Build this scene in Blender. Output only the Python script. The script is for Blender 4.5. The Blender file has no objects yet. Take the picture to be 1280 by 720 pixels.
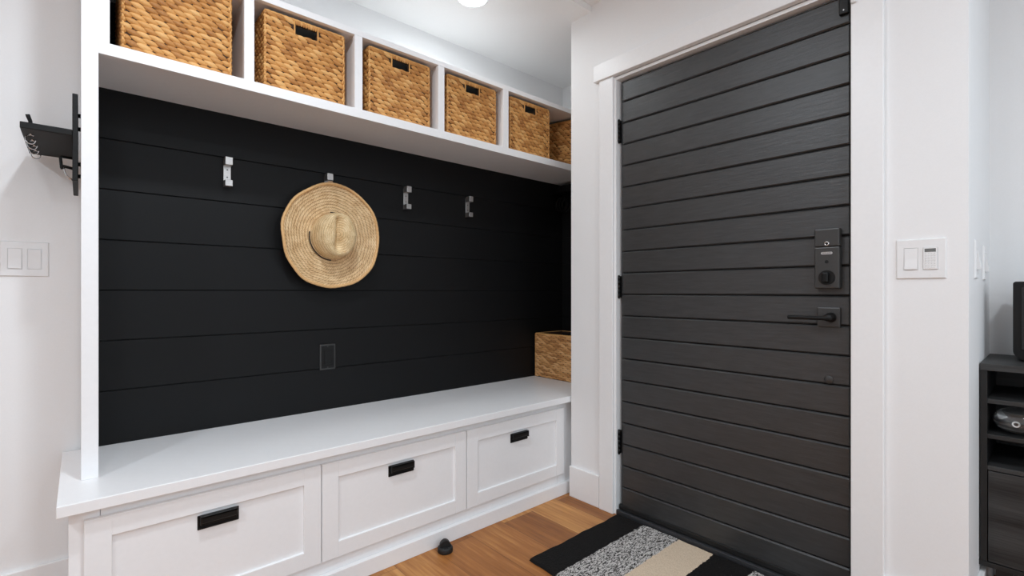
import bpy, bmesh, math, random
from mathutils import Vector, Matrix

random.seed(7)
scene = bpy.context.scene
COL = scene.collection
PI = math.pi

# ------------------------------------------------------------------ materials
def srgb(r, g, b):
    def f(c):
        c /= 255.0
        return c / 12.92 if c <= 0.04045 else ((c + 0.055) / 1.055) ** 2.4
    return (f(r), f(g), f(b), 1.0)

def nodes_of(name):
    m = bpy.data.materials.new(name)
    m.use_nodes = True
    nt = m.node_tree
    return m, nt, nt.nodes, nt.links, nt.nodes['Principled BSDF']

def coords(N, L, scale=(1, 1, 1), rot=(0, 0, 0), loc=(0, 0, 0)):
    tc = N.new('ShaderNodeTexCoord')
    mp = N.new('ShaderNodeMapping')
    mp.inputs['Scale'].default_value = scale
    mp.inputs['Rotation'].default_value = rot
    mp.inputs['Location'].default_value = loc
    L.new(tc.outputs['Object'], mp.inputs['Vector'])
    return mp

def noise(N, L, vec, scale, detail=4, rough=0.5):
    n = N.new('ShaderNodeTexNoise')
    n.inputs['Scale'].default_value = scale
    n.inputs['Detail'].default_value = detail
    n.inputs['Roughness'].default_value = rough
    L.new(vec.outputs[0], n.inputs['Vector'])
    return n

def ramp(N, L, src, stops):
    r = N.new('ShaderNodeValToRGB')
    el = r.color_ramp.elements
    while len(el) < len(stops):
        el.new(0.5)
    for e, (p, c) in zip(el, stops):
        e.position = p
        e.color = c
    L.new(src, r.inputs['Fac'])
    return r

def bump(N, L, height, bsdf, strength=0.2, dist=0.002):
    b = N.new('ShaderNodeBump')
    b.inputs['Strength'].default_value = strength
    b.inputs['Distance'].default_value = dist
    L.new(height, b.inputs['Height'])
    L.new(b.outputs['Normal'], bsdf.inputs['Normal'])
    return b

def plain(name, col, rough=0.5, metal=0.0, nscale=60, nstr=0.08, spec=0.5, stretch=(1, 1, 1), vary=0.06):
    """painted / plastic / metal surface with faint procedural variation"""
    m, nt, N, L, B = nodes_of(name)
    mp = coords(N, L, stretch)
    n = noise(N, L, mp, nscale)
    lo = tuple(c * (1 - vary) for c in col[:3]) + (1,)
    hi = tuple(min(1, c * (1 + vary)) for c in col[:3]) + (1,)
    r = ramp(N, L, n.outputs['Fac'], [(0.3, lo), (0.7, hi)])
    L.new(r.outputs['Color'], B.inputs['Base Color'])
    B.inputs['Roughness'].default_value = rough
    B.inputs['Metallic'].default_value = metal
    B.inputs['Specular IOR Level'].default_value = spec
    if nstr:
        bump(N, L, n.outputs['Fac'], B, nstr, 0.001)
    return m

M = {}
M['wall'] = plain('wall_paint', (0.85, 0.85, 0.85, 1), 0.62, nscale=220, nstr=0.10, vary=0.01)
M['ceiling'] = plain('ceiling_paint', (0.89, 0.89, 0.885, 1), 0.8, nscale=160, nstr=0.10, vary=0.01)
M['cab'] = plain('white_cabinet_paint', (0.89, 0.89, 0.895, 1), 0.34, nscale=90, nstr=0.04, vary=0.01)
M['trim'] = plain('white_trim_paint', (0.86, 0.86, 0.86, 1), 0.38, nscale=90, nstr=0.03, vary=0.01)
M['black_board'] = plain('black_shiplap_paint', (0.0062, 0.0062, 0.0066, 1), 0.5, nscale=300, nstr=0.18, spec=0.20)
M['gap'] = plain('groove_shade_black', (0.0030, 0.0030, 0.0032, 1), 0.8, nscale=80, nstr=0)  # near-black sheet behind the boards, groove shade put into its colour
M['black_metal'] = plain('black_metal', (0.0045, 0.0045, 0.0045, 1), 0.42, nscale=400, nstr=0.06, spec=0.28)
M['black_plastic'] = plain('black_plastic', (0.004, 0.004, 0.004, 1), 0.40, nscale=200, nstr=0.03, spec=0.3)
M['black_rubber'] = plain('black_rubber', (0.006, 0.006, 0.006, 1), 0.55, nscale=200, nstr=0.05)
M['rack_wood'] = plain('black_stained_wood', (0.008, 0.008, 0.008, 1), 0.6, nscale=40, nstr=0.2, stretch=(1, 8, 8), vary=0.4, spec=0.25)
M['nickel'] = plain('brushed_nickel', (0.52, 0.50, 0.485, 1), 0.36, 0.9, nscale=60, nstr=0.1, stretch=(1, 1, 12))
M['steel'] = plain('bright_steel', (0.62, 0.62, 0.62, 1), 0.22, 1.0, nscale=60, nstr=0)
M['lock_metal'] = plain('dark_bronze_metal', (0.036, 0.035, 0.034, 1), 0.36, nscale=300, nstr=0.05)
M['plate'] = plain('white_plastic', (0.83, 0.83, 0.83, 1), 0.3, nscale=60, nstr=0, vary=0.01)
M['screen'] = plain('grey_screen', (0.16, 0.165, 0.16, 1), 0.15, nscale=300, nstr=0)
M['grey_print'] = plain('grey_print', (0.38, 0.38, 0.38, 1), 0.5, nscale=100, nstr=0)
M['carpet'] = plain('pale_bounce_carpet', (0.46, 0.46, 0.455, 1), 0.95, nscale=300, nstr=0.6, spec=0.1, vary=0.15)
M['sill'] = plain('dark_sill_metal', (0.030, 0.031, 0.034, 1), 0.30, nscale=100, nstr=0.03)
M['cord'] = plain('black_cord', (0.006, 0.006, 0.006, 1), 0.7, nscale=500, nstr=0.1)

# door: black paint over embossed wood grain
m, nt, N, L, B = nodes_of('black_door_paint')
mp = coords(N, L, (30, 3.0, 26))
n1 = noise(N, L, mp, 4.0, 8, 0.65)
mp2 = coords(N, L, (1, 1, 1))
n2 = noise(N, L, mp2, 3.0, 3, 0.5)
r = ramp(N, L, n1.outputs['Fac'], [(0.3, (0.0165, 0.0168, 0.0173, 1)), (0.7, (0.035, 0.0356, 0.0366, 1))])
L.new(r.outputs['Color'], B.inputs['Base Color'])
rr = N.new('ShaderNodeMapRange')
rr.inputs['To Min'].default_value = 0.40
rr.inputs['To Max'].default_value = 0.50
L.new(n2.outputs['Fac'], rr.inputs['Value'])
L.new(rr.outputs['Result'], B.inputs['Roughness'])
B.inputs['Specular IOR Level'].default_value = 0.75
bump(N, L, n1.outputs['Fac'], B, 0.45, 0.0018)
M['door'] = m

# floor: oak-look planks running away from the bench
m, nt, N, L, B = nodes_of('oak_plank_floor')
mp = coords(N, L, (1, 1, 1), (0, 0, PI / 2), (0.02, -0.003, 0))
br = N.new('ShaderNodeTexBrick')
br.offset = 0.37
br.offset_frequency = 2
br.inputs['Scale'].default_value = 1.0
br.inputs['Brick Width'].default_value = 1.22
br.inputs['Row Height'].default_value = 0.182
br.inputs['Mortar Size'].default_value = 0.0007
br.inputs['Mortar Smooth'].default_value = 0.2
br.inputs['Bias'].default_value = 0.0
br.inputs['Color1'].default_value = (0, 0, 0, 1)
br.inputs['Color2'].default_value = (1, 1, 1, 1)
br.inputs['Mortar'].default_value = (0.4, 0.4, 0.4, 1)
L.new(mp.outputs[0], br.inputs['Vector'])
mg = coords(N, L, (26, 1.6, 1))
g1 = noise(N, L, mg, 2.2, 8, 0.62)
mg2 = coords(N, L, (5.5, 1.3, 1))
g2 = noise(N, L, mg2, 1.6, 3, 0.5)
# shift the grain from plank to plank
addv = N.new('ShaderNodeVectorMath'); addv.operation = 'MULTIPLY_ADD'
addv.inputs[1].default_value = (13.0, 7.0, 3.0)
L.new(br.outputs['Color'], addv.inputs[0])
L.new(mg.outputs[0], addv.inputs[2])
L.new(addv.outputs[0], g1.inputs['Vector'])
mixg = N.new('ShaderNodeMath'); mixg.operation = 'MULTIPLY_ADD'
mixg.inputs[1].default_value = 0.55
L.new(g1.outputs['Fac'], mixg.inputs[0])
sc2 = N.new('ShaderNodeMath'); sc2.operation = 'MULTIPLY'; sc2.inputs[1].default_value = 0.35
L.new(g2.outputs['Fac'], sc2.inputs[0])
L.new(sc2.outputs[0], mixg.inputs[2])
sep = N.new('ShaderNodeSeparateColor')
L.new(br.outputs['Color'], sep.inputs[0])
pl = N.new('ShaderNodeMath'); pl.operation = 'MULTIPLY_ADD'; pl.inputs[1].default_value = 0.40
L.new(sep.outputs[0], pl.inputs[0])
L.new(mixg.outputs[0], pl.inputs[2])
r = ramp(N, L, pl.outputs[0], [(0.24, srgb(82, 44, 18)), (0.46, srgb(126, 75, 35)), (0.66, srgb(162, 104, 53)), (0.88, srgb(204, 148, 86))])
mm = N.new('ShaderNodeMix'); mm.data_type = 'RGBA'
L.new(br.outputs['Fac'], mm.inputs['Factor'])
L.new(r.outputs['Color'], mm.inputs[6])
mm.inputs[7].default_value = srgb(78, 48, 28)
L.new(mm.outputs[2], B.inputs['Base Color'])
B.inputs['Roughness'].default_value = 0.38
B.inputs['Specular IOR Level'].default_value = 0.3
bump(N, L, g1.outputs['Fac'], B, 0.10, 0.001)
M['floor'] = m

def straw_strand(name, stops, rough=0.6):
    m, nt, N, L, B = nodes_of(name)
    g = N.new('ShaderNodeNewGeometry')
    mp = coords(N, L, (1, 1, 1))
    n = noise(N, L, mp, 260, 4, 0.6)
    n2 = noise(N, L, mp, 24, 3, 0.6)
    a = N.new('ShaderNodeMath'); a.operation = 'MULTIPLY_ADD'; a.inputs[1].default_value = 0.55
    L.new(g.outputs['Random Per Island'], a.inputs[0])
    b = N.new('ShaderNodeMath'); b.operation = 'MULTIPLY'; b.inputs[1].default_value = 0.30
    L.new(n.outputs['Fac'], b.inputs[0])
    c = N.new('ShaderNodeMath'); c.operation = 'MULTIPLY_ADD'; c.inputs[1].default_value = 0.22
    L.new(n2.outputs['Fac'], c.inputs[0])
    L.new(b.outputs[0], c.inputs[2])
    L.new(c.outputs[0], a.inputs[2])
    r = ramp(N, L, a.outputs[0], stops)
    L.new(r.outputs['Color'], B.inputs['Base Color'])
    B.inputs['Roughness'].default_value = rough
    bump(N, L, n.outputs['Fac'], B, 0.35, 0.001)
    return m

M['hyacinth'] = straw_strand('water_hyacinth_strands', [(0.15, srgb(146, 92, 42)), (0.4, srgb(192, 134, 70)), (0.65, srgb(216, 160, 92)), (0.95, srgb(232, 186, 122))])
M['seagrass'] = straw_strand('brown_grass_strands', [(0.15, srgb(140, 92, 50)), (0.4, srgb(194, 138, 82)), (0.65, srgb(222, 170, 112)), (0.95, srgb(238, 194, 142))])
M['basket_core'] = plain('basket_core', srgb(58, 36, 18), 0.85, nscale=120, nstr=0.5, vary=0.3)  # darkened so the hand hole and weave gaps look shaded
M['basket_inside'] = plain('basket_inside_shade', srgb(22, 15, 10), 0.95, nscale=120, nstr=0.3, vary=0.3)  # near-black tone holds the shade of the basket's interior
M['basket_edge'] = straw_strand('basket_bound_edge', [(0.1, srgb(176, 122, 64)), (0.6, srgb(222, 168, 100)), (0.95, srgb(236, 190, 126))])

# straw hat: braid sewn in a spiral, lighter crown
def hat_material(name, stops, pitch, contrast):
    m, nt, N, L, B = nodes_of(name)
    tc = N.new('ShaderNodeTexCoord')
    uv = N.new('ShaderNodeUVMap'); uv.uv_map = 'braid'
    sp = N.new('ShaderNodeSeparateXYZ')
    L.new(uv.outputs['UV'], sp.inputs[0])
    # v = distance along the radius, u = angle (0..1)
    per = N.new('ShaderNodeMath'); per.operation = 'DIVIDE'; per.inputs[1].default_value = pitch
    wn = N.new('ShaderNodeTexNoise'); wn.inputs['Scale'].default_value = 14.0; wn.inputs['Detail'].default_value = 2.0
    L.new(tc.outputs['Object'], wn.inputs['Vector'])
    wob_ = N.new('ShaderNodeMath'); wob_.operation = 'MULTIPLY_ADD'; wob_.inputs[1].default_value = 0.016
    L.new(wn.outputs['Fac'], wob_.inputs[0]); L.new(sp.outputs['Y'], wob_.inputs[2])
    L.new(wob_.outputs[0], per.inputs[0])
    spi = N.new('ShaderNodeMath'); spi.operation = 'ADD'
    L.new(per.outputs[0], spi.inputs[0]); L.new(sp.outputs['X'], spi.inputs[1])
    fr = N.new('ShaderNodeMath'); fr.operation = 'FRACT'
    L.new(spi.outputs[0], fr.inputs[0])
    pp = N.new('ShaderNodeMath'); pp.operation = 'PINGPONG'; pp.inputs[1].default_value = 0.5
    L.new(spi.outputs[0], pp.inputs[0])
    seam = N.new('ShaderNodeMapRange'); seam.inputs['From Min'].default_value = 0.0; seam.inputs['From Max'].default_value = 0.13
    L.new(pp.outputs[0], seam.inputs['Value'])
    # slanting plaits inside a row
    an = N.new('ShaderNodeMath'); an.operation = 'MULTIPLY'; an.inputs[1].default_value = 84.0
    L.new(sp.outputs['X'], an.inputs[0])
    pa = N.new('ShaderNodeMath'); pa.operation = 'ADD'
    L.new(an.outputs[0], pa.inputs[0])
    sl = N.new('ShaderNodeMath'); sl.operation = 'MULTIPLY'; sl.inputs[1].default_value = 1.6
    L.new(fr.outputs[0], sl.inputs[0]); L.new(sl.outputs[0], pa.inputs[1])
    pf = N.new('ShaderNodeMath'); pf.operation = 'PINGPONG'; pf.inputs[1].default_value = 0.5
    L.new(pa.outputs[0], pf.inputs[0])
    mp = N.new('ShaderNodeMapping'); mp.inputs['Scale'].default_value = (1, 1, 1)
    L.new(tc.outputs['Object'], mp.inputs['Vector'])
    n = noise(N, L, mp, 190, 4, 0.6)
    n2 = noise(N, L, mp, 28, 3, 0.6)
    a = N.new('ShaderNodeMath'); a.operation = 'MULTIPLY_ADD'; a.inputs[1].default_value = 0.42
    L.new(pf.outputs[0], a.inputs[0])
    b = N.new('ShaderNodeMath'); b.operation = 'MULTIPLY_ADD'; b.inputs[1].default_value = 0.40
    L.new(n.outputs['Fac'], b.inputs[0])
    c = N.new('ShaderNodeMath'); c.operation = 'MULTIPLY'; c.inputs[1].default_value = 0.38
    L.new(n2.outputs['Fac'], c.inputs[0])
    L.new(c.outputs[0], b.inputs[2]); L.new(b.outputs[0], a.inputs[2])
    r = ramp(N, L, a.outputs[0], stops)
    mx = N.new('ShaderNodeMix'); mx.data_type = 'RGBA'; mx.blend_type = 'MULTIPLY'
    inv = N.new('ShaderNodeMath'); inv.operation = 'MULTIPLY_ADD'; inv.inputs[1].default_value = -contrast; inv.inputs[2].default_value = contrast
    L.new(seam.outputs[0], inv.inputs[0])
    L.new(inv.outputs[0], mx.inputs['Factor'])
    L.new(r.outputs['Color'], mx.inputs[6])
    mx.inputs[7].default_value = (0.42, 0.32, 0.22, 1)
    L.new(mx.outputs[2], B.inputs['Base Color'])
    B.inputs['Roughness'].default_value = 0.65
    hs = N.new('ShaderNodeMath'); hs.operation = 'MULTIPLY_ADD'; hs.inputs[1].default_value = 0.5
    L.new(n.outputs['Fac'], hs.inputs[0]); L.new(seam.outputs[0], hs.inputs[2])
    bump(N, L, hs.outputs[0], B, 0.5, 0.0015)
    return m

M['hat_brim'] = hat_material('straw_brim', [(0.32, srgb(172, 130, 82)), (0.5, srgb(224, 190, 142)), (0.68, srgb(248, 224, 182))], 0.0135, 1.0)
M['hat_crown'] = hat_material('straw_crown', [(0.32, srgb(186, 150, 98)), (0.5, srgb(234, 206, 158)), (0.68, srgb(250, 232, 194))], 0.0105, 0.85)
M['hat_edge'] = plain('straw_binding', srgb(224, 180, 124), 0.6, nscale=160, nstr=0.4, vary=0.12)
M['leather_tag'] = plain('tan_tag', srgb(206, 172, 140), 0.6, nscale=160, nstr=0.2)

# rug: stripes across its length, hooked pile
m, nt, N, L, B = nodes_of('striped_rug_pile')
tc = N.new('ShaderNodeTexCoord')
mp = N.new('ShaderNodeMapping'); L.new(tc.outputs['Object'], mp.inputs['Vector'])
wob = noise(N, L, mp, 55, 2, 0.5)
sp = N.new('ShaderNodeSeparateXYZ'); L.new(mp.outputs[0], sp.inputs[0])
wy = N.new('ShaderNodeMath'); wy.operation = 'MULTIPLY_ADD'; wy.inputs[1].default_value = 0.016
L.new(wob.outputs['Fac'], wy.inputs[0]); L.new(sp.outputs['Y'], wy.inputs[2])
mr = N.new('ShaderNodeMapRange')
mr.inputs['From Min'].default_value = 0.008; mr.inputs['From Max'].default_value = -0.922 + 0.008
L.new(wy.outputs[0], mr.inputs['Value'])
mp3 = N.new('ShaderNodeMapping'); mp3.inputs['Scale'].default_value = (0.55, 1.5, 1); L.new(tc.outputs['Object'], mp3.inputs['Vector'])
vor = N.new('ShaderNodeTexVoronoi'); vor.inputs['Scale'].default_value = 250
L.new(mp3.outputs[0], vor.inputs['Vector'])
vs = N.new('ShaderNodeSeparateColor'); L.new(vor.outputs['Color'], vs.inputs[0])
speck = ramp(N, L, vs.outputs[0], [(0.0, srgb(34, 32, 31)), (0.28, srgb(70, 66, 64)), (0.5, srgb(176, 172, 168)), (0.8, srgb(214, 210, 206))])
fine = noise(N, L, mp, 320, 3, 0.6)
beige = ramp(N, L, fine.outputs['Fac'], [(0.3, srgb(206, 184, 158)), (0.7, srgb(232, 212, 188))])
black = ramp(N, L, fine.outputs['Fac'], [(0.3, srgb(17, 16, 16)), (0.75, srgb(36, 34, 33))])
def stripe(bands):
    r = N.new('ShaderNodeValToRGB'); r.color_ramp.interpolation = 'CONSTANT'
    el = r.color_ramp.elements
    while len(el) < len(bands): el.new(0.5)
    for e, (p, v) in zip(el, bands):
        e.position = p; e.color = (v, v, v, 1)
    L.new(mr.outputs[0], r.inputs['Fac'])
    return r
# stripe edges, as a share of the rug's length
isg = stripe([(0.0, 0), (0.158, 1), (0.345, 0), (0.680, 1), (0.865, 0)])
isb = stripe([(0.0, 0), (0.345, 1), (0.512, 0)])
m1 = N.new('ShaderNodeMix'); m1.data_type = 'RGBA'
L.new(isg.outputs['Color'], m1.inputs['Factor']); L.new(black.outputs['Color'], m1.inputs[6]); L.new(speck.outputs['Color'], m1.inputs[7])
m2 = N.new('ShaderNodeMix'); m2.data_type = 'RGBA'
L.new(isb.outputs['Color'], m2.inputs['Factor']); L.new(m1.outputs[2], m2.inputs[6]); L.new(beige.outputs['Color'], m2.inputs[7])
L.new(m2.outputs[2], B.inputs['Base Color'])
B.inputs['Roughness'].default_value = 0.95
B.inputs['Specular IOR Level'].default_value = 0.15
hb = N.new('ShaderNodeMath'); hb.operation = 'ADD'
L.new(fine.outputs['Fac'], hb.inputs[0]); L.new(vor.outputs['Distance'], hb.inputs[1])
bump(N, L, hb.outputs[0], B, 0.7, 0.003)
M['rug'] = m

# charcoal wood of the TV cabinet
def wood(name, lo, hi, stretch, scale=3.0):
    m, nt, N, L, B = nodes_of(name)
    mp = coords(N, L, stretch)
    d = noise(N, L, mp, 0.7, 2, 0.5)
    w = N.new('ShaderNodeTexWave'); w.wave_type = 'BANDS'; w.bands_direction = 'Z'
    w.inputs['Scale'].default_value = scale
    w.inputs['Distortion'].default_value = 9.0
    w.inputs['Detail'].default_value = 3.0
    w.inputs['Detail Scale'].default_value = 0.8
    L.new(mp.outputs[0], w.inputs['Vector'])
    mpf = coords(N, L, (stretch[0] * 8, stretch[1] * 4, stretch[2] * 40))
    f = noise(N, L, mpf, 2.0, 6, 0.6)
    a = N.new('ShaderNodeMath'); a.operation = 'MULTIPLY_ADD'; a.inputs[1].default_value = 0.28
    L.new(w.outputs['Fac'], a.inputs[0])
    b = N.new('ShaderNodeMath'); b.operation = 'MULTIPLY'; b.inputs[1].default_value = 0.75
    L.new(f.outputs['Fac'], b.inputs[0]); L.new(b.outputs[0], a.inputs[2])
    r = ramp(N, L, a.outputs[0], [(0.28, lo), (0.75, hi)])
    L.new(r.outputs['Color'], B.inputs['Base Color'])
    B.inputs['Roughness'].default_value = 0.5
    bump(N, L, a.outputs[0], B, 0.15, 0.001)
    return m
M['charcoal'] = wood('charcoal_wood', (0.0035, 0.0035, 0.0037, 1), (0.046, 0.046, 0.0455, 1), (1, 0.8, 3.2), 0.9)
M['charcoal_dark'] = plain('charcoal_edge', (0.007, 0.007, 0.007, 1), 0.5, nscale=60, nstr=0.1)

m, nt, N, L, B = nodes_of('clear_glass')
mp = coords(N, L)
n = noise(N, L, mp, 30, 2, 0.5)
bump(N, L, n.outputs['Fac'], B, 0.15, 0.002)
B.inputs['Transmission Weight'].default_value = 0.97
B.inputs['Roughness'].default_value = 0.02
B.inputs['IOR'].default_value = 1.47
B.inputs['Base Color'].default_value = (0.96, 0.97, 0.97, 1)
M['glass'] = m

def emitter(name, strength):
    m, nt, N, L, B = nodes_of(name)
    B.inputs['Base Color'].default_value = (0.9, 0.9, 0.9, 1)
    B.inputs['Emission Color'].default_value = (0.90, 0.965, 1.0, 1)
    B.inputs['Emission Strength'].default_value = strength
    return m
M['lamp'] = emitter('lit_diffuser', 60.0)

# ------------------------------------------------------------------ mesh helpers
def box(bm, x0, x1, y0, y1, z0, z1, bevel=0.0, seg=2):
    vs = [bm.verts.new(p) for p in ((x0, y0, z0), (x1, y0, z0), (x1, y1, z0), (x0, y1, z0),
                                    (x0, y0, z1), (x1, y0, z1), (x1, y1, z1), (x0, y1, z1))]
    fs = [bm.faces.new([vs[i] for i in q]) for q in ((3, 2, 1, 0), (4, 5, 6, 7), (0, 1, 5, 4), (1, 2, 6, 5), (2, 3, 7, 6), (3, 0, 4, 7))]
    if bevel:
        es = set(e for f in fs for e in f.edges)
        bmesh.ops.bevel(bm, geom=list(es), offset=bevel, segments=seg, profile=0.5, affect='EDGES')

def cyl(bm, c, axis, r, length, n=24, r2=None):
    """capped cylinder / cone starting at c and running along axis"""
    a = Vector(axis).normalized()
    q = a.to_track_quat('Z', 'Y')
    c = Vector(c)
    r2 = r if r2 is None else r2
    A = [bm.verts.new(c + q @ Vector((r * math.cos(2 * PI * i / n), r * math.sin(2 * PI * i / n), 0))) for i in range(n)]
    Bv = [bm.verts.new(c + q @ Vector((r2 * math.cos(2 * PI * i / n), r2 * math.sin(2 * PI * i / n), length))) for i in range(n)]
    for i in range(n):
        f = bm.faces.new((A[i], A[(i + 1) % n], Bv[(i + 1) % n], Bv[i])); f.smooth = True
    bm.faces.new(A[::-1]); bm.faces.new(Bv)

def lathe(bm, profile, c, axis=(0, 0, 1), n=40):
    a = Vector(axis).normalized(); q = a.to_track_quat('Z', 'Y'); c = Vector(c)
    rings = []
    for r, z in profile:
        if r < 1e-6:
            rings.append([bm.verts.new(c + q @ Vector((0, 0, z)))])
        else:
            rings.append([bm.verts.new(c + q @ Vector((r * math.cos(2 * PI * i / n), r * math.sin(2 * PI * i / n), z))) for i in range(n)])
    for A, Bv in zip(rings, rings[1:]):
        for i in range(n):
            j = (i + 1) % n
            vs = [A[i % len(A)], A[j % len(A)], Bv[j % len(Bv)], Bv[i % len(Bv)]]
            u = []
            for v in vs:
                if v not in u: u.append(v)
            if len(u) > 2:
                f = bm.faces.new(u); f.smooth = True

def tube(bm, pts, r, n=8, closed=False):
    pts = [Vector(p) for p in pts]
    k = len(pts)
    rings = []
    up = None
    for i, p in enumerate(pts):
        if closed: t = pts[(i + 1) % k] - pts[i - 1]
        else: t = pts[min(i + 1, k - 1)] - pts[max(i - 1, 0)]
        t.normalize()
        if up is None:
            up = Vector((0, 0, 1)) if abs(t.z) < 0.9 else Vector((1, 0, 0))
        s = t.cross(up).normalized(); up = s.cross(t).normalized()
        rr = r[i] if isinstance(r, (list, tuple)) else r
        rings.append([bm.verts.new(p + s * (rr * math.cos(2 * PI * j / n)) + up * (rr * math.sin(2 * PI * j / n))) for j in range(n)])
    for i in range(k if closed else k - 1):
        A, Bv = rings[i], rings[(i + 1) % k]
        for j in range(n):
            f = bm.faces.new((A[j], A[(j + 1) % n], Bv[(j + 1) % n], Bv[j])); f.smooth = True
    if not closed:
        bm.faces.new(rings[0][::-1]); bm.faces.new(rings[-1])

def obj(name, bm, mat, parent=None, recalc=True):
    if recalc:
        bmesh.ops.recalc_face_normals(bm, faces=bm.faces[:])
    me = bpy.data.meshes.new(name)
    bm.to_mesh(me); bm.free()
    me.materials.append(M[mat])
    o = bpy.data.objects.new(name, me)
    COL.objects.link(o)
    if parent is not None:
        o.parent = parent
    return o

def new():
    return bmesh.new()

def boxes(name, mat, parent, items, bevel=0.0):
    bm = new()
    for it in items:
        box(bm, *it[:6], bevel=it[6] if len(it) > 6 else bevel)
    return obj(name, bm, mat, parent)

def thing(name, label, cat, loc=(0, 0, 0), rotz=0, group=None):
    o = bpy.data.objects.new(name, None)
    o.empty_display_size = 0.05
    COL.objects.link(o)
    o.location = loc; o.rotation_euler = (0, 0, rotz)
    o['label'] = label; o['category'] = cat
    if group: o['group'] = group
    return o

def struct(o):
    o['kind'] = 'structure'
    return o

def copy_tree(o, loc, rotz, label):
    r = o.copy(); COL.objects.link(r)
    r.location = loc; r.rotation_euler = (0, 0, rotz); r['label'] = label
    for ch in list(o.children):
        c = ch.copy(); COL.objects.link(c); c.parent = r
        for g in list(ch.children):
            d = g.copy(); COL.objects.link(d); d.parent = c
    return r

# ------------------------------------------------------------------ key planes (metres)
H = 1.07            # lens height
YB = 2.264          # alcove back
YP = 1.885          # front of the cubby unit
XD = 1.92           # inner face of the door wall
XS = 2.495          # right side of the alcove
YR = 0.166          # wall return right of the door
XF = 2.585          # far right wall
ZL = 2.475          # lowered ceiling over the bench
ZH = 2.505          # plank ceiling of the room
RX0, RY0 = -3.2, -4.6   # room extents behind the lens

# ------------------------------------------------------------------ room shell
bm = new(); box(bm, RX0, XF + 0.1, -1.30, YB + 0.12, -0.05, 0.0)
struct(obj('floor', bm, 'floor'))
# unseen pale carpet added behind the lens to keep the floor bounce neutral
bm = new(); box(bm, RX0, XF + 0.1, RY0 - 0.1, -1.3005, -0.05, 0.004)
struct(obj('floor', bm, 'carpet'))

bm = new(); box(bm, RX0, XF + 0.1, 1.553, YB + 0.12, ZL, ZL + 0.16)
struct(obj('ceiling', bm, 'ceiling'))
# room ceiling in painted planks
bm = new()
y = 1.553
while y > RY0:
    box(bm, RX0, XF + 0.1, max(RY0, y - 0.137), y, ZH, ZH + 0.05, 0.002, 1)
    y -= 0.140
box(bm, RX0, XF + 0.1, RY0, 1.553, ZH + 0.02, ZH + 0.12)
struct(obj('ceiling', bm, 'ceiling'))

bm = new(); box(bm, RX0, XS + 0.02, YB + 0.008, YB + 0.12, 0, ZL)
struct(obj('wall_back', bm, 'wall'))
# side of the alcove
bm = new(); box(bm, XS, XS + 0.09, 1.687, YB + 0.12, 0, ZL)
struct(obj('wall_alcove', bm, 'wall'))
# door wall around its opening
DY0, DY1, DZ = 0.445, 1.402, 2.092
bm = new()
box(bm, XD, XS + 0.09, 1.56, 1.687, 0, ZH)
box(bm, XD, XD + 0.115, DY1 + 0.012, 1.56, 0, ZH)
box(bm, XD, XD + 0.115, DY0, DY1 + 0.012, DZ + 0.012, ZH)
box(bm, XD, XD + 0.115, YR + 0.005, DY0 - 0.012, 0, ZH)
struct(obj('wall_right', bm, 'wall'))
bm = new(); box(bm, XD + 0.0005, XF + 0.1, YR, YR + 0.11, 0, ZH)
struct(obj('wall_return', bm, 'wall'))
# far wall with a window further along it
LY0, LY1, LZ0, LZ1 = -4.0, -1.5, 0.45, 2.2
bm = new()
box(bm, XF, XF + 0.1, RY0, LY0, 0, ZH); box(bm, XF, XF + 0.1, LY1, YR, 0, ZH)
box(bm, XF, XF + 0.1, LY0, LY1, 0, LZ0); box(bm, XF, XF + 0.1, LY0, LY1, LZ1, ZH)
struct(obj('wall_far', bm, 'wall'))
# rear wall behind the lens, with a wide glazed opening
WX0, WX1, WZ1 = -2.5, 1.9, 2.25
bm = new()
box(bm, RX0, WX0, RY0 - 0.1, RY0, 0, ZH); box(bm, WX1, XF + 0.1, RY0 - 0.1, RY0, 0, ZH)
box(bm, WX0, WX1, RY0 - 0.1, RY0, WZ1, ZH)
struct(obj('wall_rear', bm, 'wall'))
bm = new(); box(bm, RX0 - 0.1, RX0, RY0, YB + 0.12, 0, ZH)
struct(obj('wall_left', bm, 'wall'))
bm = new()
for x in (WX0, (WX0 * 2 + WX1) / 3, (WX0 + WX1 * 2) / 3, WX1 - 0.06):
    box(bm, x, x + 0.06, RY0 - 0.08, RY0 - 0.02, 0.0, WZ1, 0.004)
box(bm, WX0, WX1, RY0 - 0.08, RY0 - 0.02, WZ1 - 0.06, WZ1, 0.004); box(bm, WX0, WX1, RY0 - 0.08, RY0 - 0.02, 0.0, 0.05, 0.004)
struct(obj('window_1', bm, 'trim'))
bm = new()
for y in (LY0, (LY0 + LY1) / 2, LY1 - 0.05):
    box(bm, XF + 0.02, XF + 0.08, y, y + 0.05, LZ0, LZ1, 0.004)
box(bm, XF + 0.02, XF + 0.08, LY0, LY1, LZ0, LZ0 + 0.05, 0.004); box(bm, XF + 0.02, XF + 0.08, LY0, LY1, LZ1 - 0.05, LZ1, 0.004)
struct(obj('window_2', bm, 'trim'))

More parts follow.
